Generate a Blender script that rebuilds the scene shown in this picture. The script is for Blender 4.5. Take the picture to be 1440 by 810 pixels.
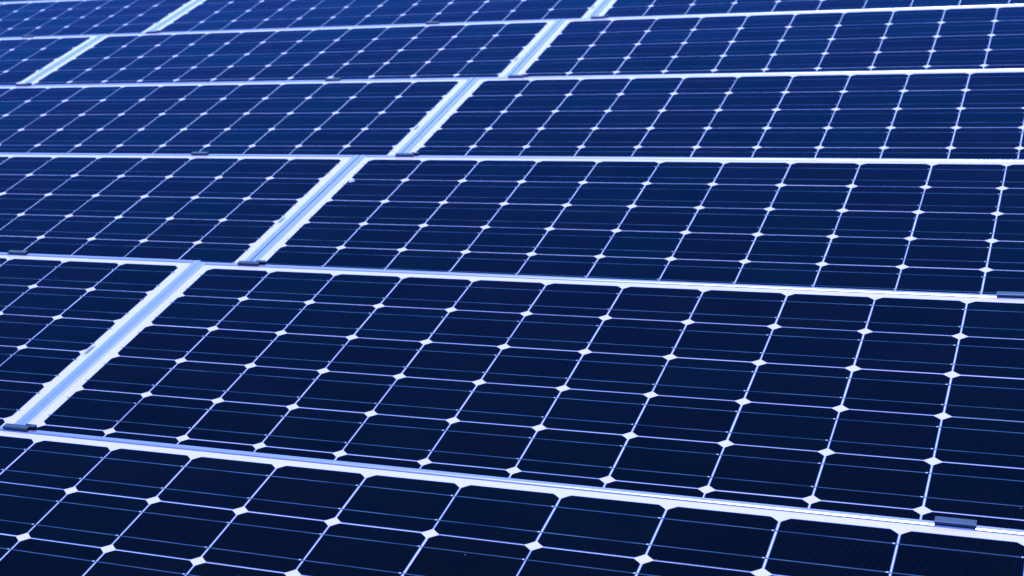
import bpy, math, random
from mathutils import Matrix, Vector

random.seed(7)
scene = bpy.context.scene
for o in list(bpy.data.objects):
    bpy.data.objects.remove(o)

# ------------------------------------------------------------------ camera
cam_data = bpy.data.cameras.new("camera")
cam = bpy.data.objects.new("camera", cam_data)
scene.collection.objects.link(cam)
scene.camera = cam
right = Vector((0.8675213, 0.4835640, -0.1165015))
down = Vector((0.0643680, -0.3413935, -0.9377138))
fwd = Vector((-0.4932175, 0.8059878, -0.3272922))
mw = Matrix.Identity(4)
for k in range(3):
    mw[k][0], mw[k][1], mw[k][2] = right[k], -down[k], -fwd[k]
mw[0][3], mw[1][3], mw[2][3] = 1.1965072, -1.9692090, 0.9313379
cam.matrix_world = mw
cam_data.sensor_width = 36.0
cam_data.lens = 36.0 * 2450.9 / 1440.0
cam_data.shift_x = (720.0 - 134.95) / 1440.0        # the photo is a crop from one side of the lens
cam_data.shift_y = (507.72 - 405.0) / 1440.0
cam_data.clip_start, cam_data.clip_end = 0.05, 1000.0
cam_data.dof.use_dof = True
cam_data.dof.focus_distance = 2.35
cam_data.dof.aperture_fstop = 15.0

# ------------------------------------------------------------------ light
SUN_EL, SUN_AZ = math.radians(67.0), math.radians(-4.0)   # azimuth from +Y towards +X
world = bpy.data.worlds.new("World")
scene.world = world
world.use_nodes = True
wn = world.node_tree
wn.nodes.clear()
sky = wn.nodes.new("ShaderNodeTexSky")
sky.sky_type = 'NISHITA'
sky.sun_disc = False
sky.sun_elevation = SUN_EL
sky.sun_rotation = SUN_AZ
sky.altitude = 100.0
sky.air_density = 1.0
sky.dust_density = 0.0
sky.ozone_density = 4.0
bg = wn.nodes.new("ShaderNodeBackground")
bg.inputs["Strength"].default_value = 0.15
wo = wn.nodes.new("ShaderNodeOutputWorld")
wn.links.new(sky.outputs[0], bg.inputs[0])
wn.links.new(bg.outputs[0], wo.inputs[0])

sun_data = bpy.data.lights.new("sun", 'SUN')
sun_data.energy = 2.0
sun_data.angle = math.radians(0.53)
sun_data.color = (1.0, 0.97, 0.94)
sun = bpy.data.objects.new("sun", sun_data)
scene.collection.objects.link(sun)
to_sun = Vector((math.sin(SUN_AZ) * math.cos(SUN_EL), math.cos(SUN_AZ) * math.cos(SUN_EL), math.sin(SUN_EL)))
sun.rotation_euler = to_sun.to_track_quat('Z', 'Y').to_euler()
sun.location = to_sun * 20

scene.view_settings.view_transform = 'Standard'
scene.view_settings.look = 'None'
scene.view_settings.exposure = 1.28
scene.view_settings.gamma = 1.0

# ------------------------------------------------------------------ materials
def new_mat(name):
    m = bpy.data.materials.new(name)
    m.use_nodes = True
    nt = m.node_tree
    nt.nodes.clear()
    out = nt.nodes.new("ShaderNodeOutputMaterial")
    return m, nt, out

def N(nt, kind, **kw):
    n = nt.nodes.new(kind)
    for k, v in kw.items():
        setattr(n, k, v)
    return n

def math_node(nt, op, a, b=None, c=None):
    n = N(nt, "ShaderNodeMath", operation=op)
    for i, v in enumerate((a, b, c)):
        if v is None:
            continue
        if isinstance(v, (int, float)):
            n.inputs[i].default_value = v
        else:
            nt.links.new(v, n.inputs[i])
    return n.outputs[0]

def mix_col(nt, fac, a, b):
    n = N(nt, "ShaderNodeMix", data_type='RGBA')
    if isinstance(fac, (int, float)):
        n.inputs[0].default_value = fac
    else:
        nt.links.new(fac, n.inputs[0])
    for s, v in ((6, a), (7, b)):
        if isinstance(v, tuple):
            n.inputs[s].default_value = (*v, 1)
        else:
            nt.links.new(v, n.inputs[s])
    return n.outputs[2]

def mat_cell():
    # silicon cell behind glass: near-black blue silicon with printed fingers, blue anti-reflection sheen
    m, nt, out = new_mat("silicon_cell")
    tc = N(nt, "ShaderNodeTexCoord")
    sep = N(nt, "ShaderNodeSeparateXYZ")
    nt.links.new(tc.outputs["Object"], sep.inputs[0])
    ph = math_node(nt, 'FRACT', math_node(nt, 'MULTIPLY', sep.outputs[0], 1 / 0.0027))
    finger = math_node(nt, 'LESS_THAN', ph, 0.26)
    info = N(nt, "ShaderNodeObjectInfo")
    base = mix_col(nt, info.outputs["Random"], (0.00005, 0.0001, 0.0003), (0.0001, 0.0001, 0.0003))
    base = mix_col(nt, finger, base, (0.0016, 0.0056, 0.0125))
    # pale blue wafer rim, painted in to give the lens's blue fringing beside the gaps
    rim = math_node(nt, 'MAXIMUM', math_node(nt, 'ABSOLUTE', sep.outputs[0]), math_node(nt, 'ABSOLUTE', sep.outputs[1]))
    rim = math_node(nt, 'GREATER_THAN', rim, 0.0630 - 0.0008)
    base = mix_col(nt, rim, base, (0.007, 0.070, 0.24))
    # faint dust haze and specks on the glass
    noise = N(nt, "ShaderNodeTexNoise")
    noise.inputs["Scale"].default_value = 9.0
    noise.inputs["Detail"].default_value = 5.0
    geo = N(nt, "ShaderNodeNewGeometry")
    nt.links.new(geo.outputs["Position"], noise.inputs["Vector"])
    vor = N(nt, "ShaderNodeTexVoronoi")
    vor.inputs["Scale"].default_value = 28.0
    nt.links.new(geo.outputs["Position"], vor.inputs["Vector"])
    speck = math_node(nt, 'LESS_THAN', vor.outputs["Distance"], 0.03)
    sepc = N(nt, "ShaderNodeSeparateColor")
    nt.links.new(vor.outputs["Color"], sepc.inputs[0])
    speck = math_node(nt, 'MULTIPLY', speck, math_node(nt, 'GREATER_THAN', sepc.outputs[0], 0.86))
    dust = math_node(nt, 'MULTIPLY', math_node(nt, 'SUBTRACT', noise.outputs["Fac"], 0.35), 0.004)
    fac = math_node(nt, 'ADD', math_node(nt, 'MAXIMUM', dust, 0.0), math_node(nt, 'MULTIPLY', speck, 0.15))
    base = mix_col(nt, fac, base, (0.45, 0.5, 0.6))
    dif = N(nt, "ShaderNodeBsdfDiffuse")
    nt.links.new(base, dif.inputs["Color"])
    # every wafer's coating differs a little in depth and hue
    r2 = math_node(nt, 'FRACT', math_node(nt, 'MULTIPLY', info.outputs["Random"], 37.31))
    sheen = mix_col(nt, info.outputs["Random"], (0.060, 0.33, 1.0), (0.12, 0.27, 0.96))
    sheen = mix_col(nt, math_node(nt, 'MULTIPLY', r2, 0.30), sheen, (0.05, 0.10, 0.48))
    gl = N(nt, "ShaderNodeBsdfGlossy")
    gl.inputs["Roughness"].default_value = 0.05
    nt.links.new(sheen, gl.inputs["Color"])
    fr = N(nt, "ShaderNodeFresnel")
    fr.inputs["IOR"].default_value = 1.108
    mx = N(nt, "ShaderNodeMixShader")
    nt.links.new(fr.outputs[0], mx.inputs[0])
    nt.links.new(dif.outputs[0], mx.inputs[1])
    nt.links.new(gl.outputs[0], mx.inputs[2])
    nt.links.new(mx.outputs[0], out.inputs[0])
    return m

def mat_principled(name, col, rough, metal=0.0, coat=0.0, noise_amt=0.0, noise_scale=20.0, col2=None, coat_rough=0.1):
    m, nt, out = new_mat(name)
    p = N(nt, "ShaderNodeBsdfPrincipled")
    p.inputs["Base Color"].default_value = (*col, 1)
    p.inputs["Roughness"].default_value = rough
    p.inputs["Metallic"].default_value = metal
    p.inputs["Coat Weight"].default_value = coat
    p.inputs["Coat Roughness"].default_value = coat_rough
    if noise_amt:
        geo = N(nt, "ShaderNodeNewGeometry")
        nz = N(nt, "ShaderNodeTexNoise")
        nz.inputs["Scale"].default_value = noise_scale
        nz.inputs["Detail"].default_value = 6.0
        nt.links.new(geo.outputs["Position"], nz.inputs["Vector"])
        f = math_node(nt, 'MULTIPLY', nz.outputs["Fac"], noise_amt)
        nt.links.new(mix_col(nt, f, col, col2 or tuple(c * 0.5 for c in col)), p.inputs["Base Color"])
    nt.links.new(p.outputs[0], out.inputs[0])
    return m

M_CELL = mat_cell()
M_BACK = mat_principled("white_backsheet", (0.415, 0.375, 0.72), 0.6, 0, 1.0, 0.35, 9.0, (0.37, 0.335, 0.67))
M_FRAME = mat_principled("anodised_aluminium", (0.36, 0.39, 0.76), 0.265, 1.0, 0, 0.3, 60.0, (0.31, 0.34, 0.69))
def mat_ribbon():
    m, nt, out = new_mat("tinned_ribbon")
    dif = N(nt, "ShaderNodeBsdfDiffuse")
    geo = N(nt, "ShaderNodeNewGeometry")
    nz = N(nt, "ShaderNodeTexNoise")          # ribbon glints painted into the colour as brighter and duller stretches
    nz.inputs["Scale"].default_value = 13.0
    nz.inputs["Detail"].default_value = 3.0
    nt.links.new(geo.outputs["Position"], nz.inputs["Vector"])
    t = math_node(nt, 'MULTIPLY', math_node(nt, 'SUBTRACT', nz.outputs["Fac"], 0.32), 2.6)
    t = math_node(nt, 'MINIMUM', math_node(nt, 'MAXIMUM', t, 0.0), 1.0)
    nt.links.new(mix_col(nt, t, (0.010, 0.042, 0.13), (0.048, 0.12, 0.30)), dif.inputs["Color"])
    gl = N(nt, "ShaderNodeBsdfGlossy")
    gl.inputs["Roughness"].default_value = 0.05
    gl.inputs["Color"].default_value = (0.08, 0.26, 0.96, 1)
    fr = N(nt, "ShaderNodeFresnel")
    fr.inputs["IOR"].default_value = 1.108
    mx = N(nt, "ShaderNodeMixShader")
    nt.links.new(fr.outputs[0], mx.inputs[0])
    nt.links.new(dif.outputs[0], mx.inputs[1])
    nt.links.new(gl.outputs[0], mx.inputs[2])
    nt.links.new(mx.outputs[0], out.inputs[0])
    return m
M_RIBBON = mat_ribbon()
M_SOLDER = mat_principled("solder", (0.27, 0.29, 0.46), 0.5, 0.2)
M_CLAMP = mat_principled("weathered_clamp_metal", (0.020, 0.045, 0.125), 0.45, 0.8, 0, 0.5, 90.0)
M_GASKET = mat_principled("grey_gasket", (0.60, 0.47, 0.56), 0.7)
M_STAIN = mat_principled("dried_dropping", (0.32, 0.28, 0.40), 0.9)
M_FOOT = mat_principled("galvanised_steel", (0.4, 0.42, 0.45), 0.5, 0.8)
M_GROUND = mat_principled("roof_gravel", (0.20, 0.19, 0.18), 0.95, 0, 0, 1.0, 30.0, (0.34, 0.33, 0.31))

def mat_sticker():
    m, nt, out = new_mat("serial_sticker")
    tc = N(nt, "ShaderNodeTexCoord")
    sep = N(nt, "ShaderNodeSeparateXYZ")
    nt.links.new(tc.outputs["Object"], sep.inputs[0])
    # printed bars: narrow dark strokes of uneven pitch on a pale label, blank strip at the lower end
    wv = N(nt, "ShaderNodeTexNoise", noise_dimensions='1D')
    wv.inputs["Scale"].default_value = 900.0
    nt.links.new(sep.outputs[1], wv.inputs["W"])
    bar = math_node(nt, 'LESS_THAN', wv.outputs["Fac"], 0.70)
    on = math_node(nt, 'GREATER_THAN', sep.outputs[1], -0.0125)
    f = math_node(nt, 'MULTIPLY', bar, on)
    p = N(nt, "ShaderNodeBsdfPrincipled")
    nt.links.new(mix_col(nt, f, (0.36, 0.38, 0.62), (0.02, 0.045, 0.14)), p.inputs["Base Color"])
    p.inputs["Roughness"].default_value = 0.5
    p.inputs["Coat Weight"].default_value = 1.0
    nt.links.new(p.outputs[0], out.inputs[0])
    return m
M_STICKER = mat_sticker()

# ------------------------------------------------------------------ mesh helpers
def mesh(name, verts, faces, mats, idx=None, smooth=False):
    me = bpy.data.meshes.new(name)
    me.from_pydata([tuple(v) for v in verts], [], faces)
    for m in (mats if isinstance(mats, (list, tuple)) else [mats]):
        me.materials.append(m)
    if idx:
        for p, i in zip(me.polygons, idx):
            p.material_index = i
    if smooth:
        for p in me.polygons:
            p.use_smooth = True
    me.update()
    return me

def box_geo(x0, x1, y0, y1, z0, z1, off=0):
    v = [(x0, y0, z0), (x1, y0, z0), (x1, y1, z0), (x0, y1, z0), (x0, y0, z1), (x1, y0, z1), (x1, y1, z1), (x0, y1, z1)]
    f = [(0, 3, 2, 1), (4, 5, 6, 7), (0, 1, 5, 4), (1, 2, 6, 5), (2, 3, 7, 6), (3, 0, 4, 7)]
    return v, [tuple(i + off for i in q) for q in f]

def boxes(name, lst, mats, idx=None):
    V, F, I = [], [], []
    for n, b in enumerate(lst):
        v, f = box_geo(*b, off=len(V))
        V += v
        F += f
        I += [idx[n] if idx else 0] * 6
    return mesh(name, V, F, mats, I)

def link(name, data, parent=None, loc=(0, 0, 0)):
    o = bpy.data.objects.new(name, data)
    scene.collection.objects.link(o)
    if parent:
        o.parent = parent
    o.location = loc
    return o

# ------------------------------------------------------------------ panel dimensions (metres)
PITCH = 0.128
CELL = 0.1262
NU, NV = 12, 6
W_PITCH = 12.5008 * PITCH
PW = W_PITCH - 0.0026                # panel width, a hair's gap to the next
MARG_V = 0.0250                      # gap line of the cells to the outer long edge
PH = NV * PITCH + 2 * MARG_V
LIP_U, LIP_V = 0.0150, 0.0125        # visible width of the short and long frame bars
DEPTH = 0.040                        # frame depth below the cells
RISE = 0.00145                        # frame lip above the glass
BASE = Vector((0, -PH / 2, -DEPTH))  # origin of a panel: middle of its lower edge, underside

def shift(verts):
    return [(v[0] - BASE.x, v[1] - BASE.y, v[2] - BASE.z) for v in verts]

# cell: pseudo-square wafer, corners cut by a 165 mm circle
def cell_mesh():
    h, R = CELL / 2, 0.0822
    pts = []
    a0 = math.acos(h / R)
    a1 = math.pi / 2 - a0
    for q in range(4):
        for k in range(5):
            a = a0 + (a1 - a0) * k / 4 + q * math.pi / 2
            pts.append((R * math.cos(a), R * math.sin(a)))
    n = len(pts)
    V = [(x, y, 0.00025) for x, y in pts] + [(x, y, 0.0) for x, y in pts]
    F = [tuple(range(n))] + [(i, n + i, n + (i + 1) % n, (i + 1) % n) for i in range(n)]
    return mesh("cell", V, F, M_CELL)
CELL_ME = cell_mesh()

# ribbon soldered across a string of twelve cells, with a bright solder blob at each cell's edge
def ribbon_mesh():
    L = NU * PITCH / 2
    B, I = [(-L - 0.003, L + 0.003, -0.00065, 0.00065, 0.0002, 0.00045)], [0]
    for i in range(NU):
        x = -L + (i + 1) * PITCH - 0.0036
        w = 0.0010 + 0.0003 * random.random()
        B.append((x - 0.0014, x + 0.0014, -w, w, 0.00022, 0.0007))
        I.append(1)
    return boxes("busbar", B, [M_RIBBON, M_SOLDER], I)
RIBBON_ME = ribbon_mesh()

BACK_ME = mesh("backsheet", *(lambda v, f: (shift(v), f))(*box_geo(
    -PW / 2 + 0.004, PW / 2 - 0.004, -PH / 2 + 0.004, PH / 2 - 0.004, -0.006, 0.0)), M_BACK)

# frame bar: extruded profile (offset from the outer face inwards, height)
def profile(lip):
    if lip == LIP_U:                     # short bars: broader flat, softer roll to the glass
        return [(0.0, -DEPTH), (0.0, RISE - 0.0010), (0.0, RISE - 0.0004), (0.0002, RISE), (lip * 0.52, RISE),
                (lip * 0.62, RISE - 0.00012), (lip * 0.76, RISE - 0.00042), (lip * 0.96, RISE - 0.0012), (lip * 0.965, 0.0001), (lip, 0.0),
                (lip, -0.0072), (0.0025, -0.0072), (0.0025, -DEPTH + 0.002), (0.028, -DEPTH + 0.002), (0.028, -DEPTH)]
    return [(0.0, -DEPTH), (0.0, RISE - 0.0010), (0.0003, RISE - 0.0007), (0.0008, RISE), (lip * 0.50, RISE),
            (lip * 0.56, RISE - 0.00006), (lip * 0.62, RISE - 0.00022), (lip * 0.93, RISE - 0.00022 - lip * 0.31 * 0.205), (lip * 0.935, 0.0001), (lip, 0.0000),
            (lip, -0.0072), (0.0025, -0.0072), (0.0025, -DEPTH + 0.002), (0.028, -DEPTH + 0.002), (0.028, -DEPTH)]

def bar(axis, sign, lip, length):
    pr = profile(lip)
    V, n = [], len(pr)
    for s in (-length / 2, length / 2):
        for d, z in pr:
            if axis == 'u':      # runs along x, outer face at y = sign * PH/2
                V.append((s, sign * (PH / 2 - d), z))
            else:
                V.append((sign * (PW / 2 - d), s, z))
    F, I = [], []
    for k in range(n):
        k2 = (k + 1) % n
        F.append((k, k2, n + k2, n + k))
        I.append(1 if k == 8 else 0)
    V = V + V                       # end caps on their own vertices, so the long faces keep straight normals
    F += [tuple(range(3 * n - 1, 2 * n - 1, -1)), tuple(range(3 * n, 4 * n))]
    I += [0, 0]
    me = mesh("frame_bar", shift(V), F, [M_FRAME, M_GASKET], I)
    import bmesh
    bm = bmesh.new()
    bm.from_mesh(me)
    bmesh.ops.recalc_face_normals(bm, faces=bm.faces)
    bm.to_mesh(me)
    bm.free()
    for k, p in enumerate(me.polygons):
        p.use_smooth = 4 <= k <= 6
    return me
BARS = [bar('u', 1, LIP_V, PW - 2 * LIP_U - 0.0006), bar('u', -1, LIP_V, PW - 2 * LIP_U - 0.0006),
        bar('v', 1, LIP_U, PH), bar('v', -1, LIP_U, PH)]

FOOT_ME = boxes("support_foot", [(-0.02, 0.02, -0.02, 0.02, -1.0, 0.0), (-0.05, 0.05, -0.05, 0.05, -1.0, -0.93)], M_FOOT)

# clamp: folded plate gripping the frame's outer edge, with a dark lip down its front
def clamp_mesh():
    w = 0.0212
    prof = [(0.0050, RISE + 0.0001), (0.0050, 0.0046), (0.0042, 0.0054), (-0.0065, 0.0058), (-0.0078, 0.0052),
            (-0.0082, 0.0040), (-0.0082, RISE + 0.0008), (-0.0070, RISE + 0.0008), (-0.0068, 0.0036), (0.0034, 0.0038), (0.0034, -0.030), (0.0050, -0.030)]
    n = len(prof)
    V = [(-w, y, z) for y, z in prof] + [(w, y, z) for y, z in prof]
    F = [(k, (k + 1) % n, n + (k + 1) % n, n + k) for k in range(n)] + [tuple(range(n - 1, -1, -1)), tuple(range(n, 2 * n))]
    me = mesh("clamp", V, F, M_CLAMP)
    import bmesh
    bm = bmesh.new()
    bm.from_mesh(me)
    bmesh.ops.recalc_face_normals(bm, faces=bm.faces)
    bm.to_mesh(me)
    bm.free()
    return me
CLAMP_ME = clamp_mesh()
TAB_ME = boxes("clamp_tab", [(0.0120, 0.0300, 0.0054, 0.0078, -0.02, 0.0060), (0.0214, 0.0300, 0.0006, 0.0054, 0.0038, 0.0060)], M_CLAMP)
STICKER_ME = boxes("serial_sticker", [(-0.0036, 0.0036, -0.019, 0.019, 0.0, 0.0003)], M_STICKER)

def blob_mesh():
    V, n = [(0, 0, 0.0009)], 14
    for ring, (s, z) in enumerate(((0.55, 0.0007), (1.0, 0.0))):
        for k in range(n):
            a = 2 * math.pi * k / n
            r = 0.0062 * s * (1 + 0.25 * math.sin(3 * a + 1) + random.uniform(-0.15, 0.15))
            V.append((r * math.cos(a), 1.3 * r * math.sin(a), z))
    F = [(0, 1 + k, 1 + (k + 1) % n) for k in range(n)]
    F += [(1 + k, 1 + n + k, 1 + n + (k + 1) % n, 1 + (k + 1) % n) for k in range(n)]
    return mesh("bird_dropping", V, F, M_STAIN)

# ------------------------------------------------------------------ row placement
TILT = 0.0979971                      # panels tilt up to the back
A = Matrix.Rotation(TILT, 4, 'X')
# per row: along, up the slope, off the plane (in cell pitches), small extra tilt and yaw of the mounted row
ROWS = [(0.0, 0.00723, 0.02676, -0.01112, -0.00453), (-1.93049, 6.46668, -0.64892, -0.00081, -0.00191),
        (-1.87109, 12.92478, -1.2956, 0.00013, 0.00011), (-1.80902, 19.37335, -1.91369, 0.00286, 0.00248),
        (-1.74448, 25.84875, -2.53297, 0.00506, 0.00329), (-1.68533, 32.33369, -3.16736, 0.00388, 0.00071),
        (-1.63, 38.81, -3.80, 0.0038, 0.0007)]

def place(row, col, du=0.0, dv=0.0):
    xo, vo, no, tl, yw = ROWS[row]
    u = col * 12.5008 + 6 - (2 if row == 0 else 0) + du
    c = Vector((u - 6, 0.15 + dv, 0)) * PITCH
    M = Matrix.Rotation(tl, 4, 'X') @ Matrix.Rotation(yw, 4, 'Z')
    org = Vector((6 + xo, -3.15 + vo, no)) * PITCH
    return A @ Matrix.Translation(org) @ M @ Matrix.Translation(c) @ Matrix.Translation(BASE)

GROUND_Z = -0.135

PANELS = [
    # row, col, du, dv, clamps (cell index along the top edge, with tab), label
    (0, 0, 0, 0, ((0.60, 1), (10.42, 0)), "dark solar panel nearest the viewer, in the front row cut by the bottom edge"),
    (1, -1, 0.015, 0.05, ((1.20, 1), (9.03, 0)), "solar panel corner three cells wide at the middle left edge, second row from front"),
    (1, 0, 0, 0, ((0.57, 1), (10.46, 0)), "largest solar panel, right of the white seam in the second row from the front"),
    (2, -1, 0, 0, ((1.15, 1), (9.07, 0)), "solar panel left of the seam in the third row, half beyond the left edge"),
    (2, 0, 0, 0, ((0.59, 1), (10.44, 0)), "third row solar panel right of the seam, small stain near its upper left corner"),
    (3, -1, 0, 0, ((1.16, 1), (9.10, 0)), "long solar panel left of the seam in the fourth row from the front"),
    (3, 0, 0, 0, ((0.63, 1), (10.45, 0)), "solar panel right of the seam in the fourth row, running past the right edge"),
    (4, -2, 0, 0, ((9.82, 0),), "small corner of a blue solar panel at the left edge in the fifth row"),
    (4, -1, 0, 0, ((1.24, 1), (9.07, 0)), "solar panel visible full width between two white seams in the fifth row"),
    (4, 0, 0, 0, ((0.61, 1), (10.45, 0)), "solar panel at the upper right in the fifth row, right of its seam"),
    (5, -2, 0, 0, (), "bright blue solar panel in the top left corner, left of the sixth row's seam"),
    (5, -1, 0, 0, (), "solar panel between two seams along the middle of the top edge, sixth row"),
    (5, 0, 0, 0, (), "thin strip of solar panel at the top right corner, in the sixth row"),
    (6, -2, 0, 0, (), "farthest solar panel, a sliver above the frame at the very top left corner"),
]

def build_panel(row, col, du, dv, clamps, label):
    t = link("solar_panel", None)
    t.empty_display_size = 0.1
    t.matrix_world = place(row, col, du, dv)
    t["label"] = label
    t["category"] = "solar panel"
    t["group"] = "solar panels in stepped rows"
    link("backsheet", BACK_ME, t)
    for b in BARS:
        link("frame_bar", b, t)
    for j in range(NV):
        for i in range(NU):
            o = link("cell", CELL_ME, t, (-BASE.x + (i - NU / 2 + 0.5) * PITCH + random.gauss(0, 0.00018),
                                          -BASE.y + (NV / 2 - j - 0.5) * PITCH + random.gauss(0, 0.00018), -BASE.z))
            o.rotation_euler = (0, 0, random.gauss(0, 0.0012))
        for s in (0.255, 0.745):
            link("busbar", RIBBON_ME, t, (-BASE.x + random.gauss(0, 0.0005), -BASE.y + (NV / 2 - j - s) * PITCH + random.gauss(0, 0.0003), -BASE.z))
    link("serial_sticker", STICKER_ME, t, (-BASE.x + 6.047 * PITCH, -BASE.y + 0.03 * PITCH, -BASE.z))
    for ci, tab in clamps:
        c = link("clamp", CLAMP_ME, t, (-BASE.x + (ci - 6) * PITCH, -BASE.y + PH / 2, -BASE.z))
        c.rotation_euler = (0, 0, random.gauss(0, 0.015))
        if tab:
            link("clamp_tab", TAB_ME, c)
    wm = t.matrix_world
    for sx in (-1, 1):
        for fy in (0.12, 0.88):
            p = Vector((sx * PW * 0.33, fy * PH, 0))
            f = link("support_foot", FOOT_ME, t, p)
            h = (wm @ p).z - GROUND_Z
            f.scale = (1, 1, h / math.cos(TILT))
    return t

for rec in PANELS:
    t = build_panel(*rec)
    if rec[0] == 2 and rec[1] == 0:
        link("bird_dropping", blob_mesh(), t, (-BASE.x - 5.93 * PITCH, -BASE.y + 1.91 * PITCH, -BASE.z + 0.0004))

# ------------------------------------------------------------------ ground
g = link("ground", mesh("ground", [(-300, -300, GROUND_Z), (300, -300, GROUND_Z), (300, 300, GROUND_Z), (-300, 300, GROUND_Z)], [(0, 1, 2, 3)], M_GROUND))
g["kind"] = "structure"
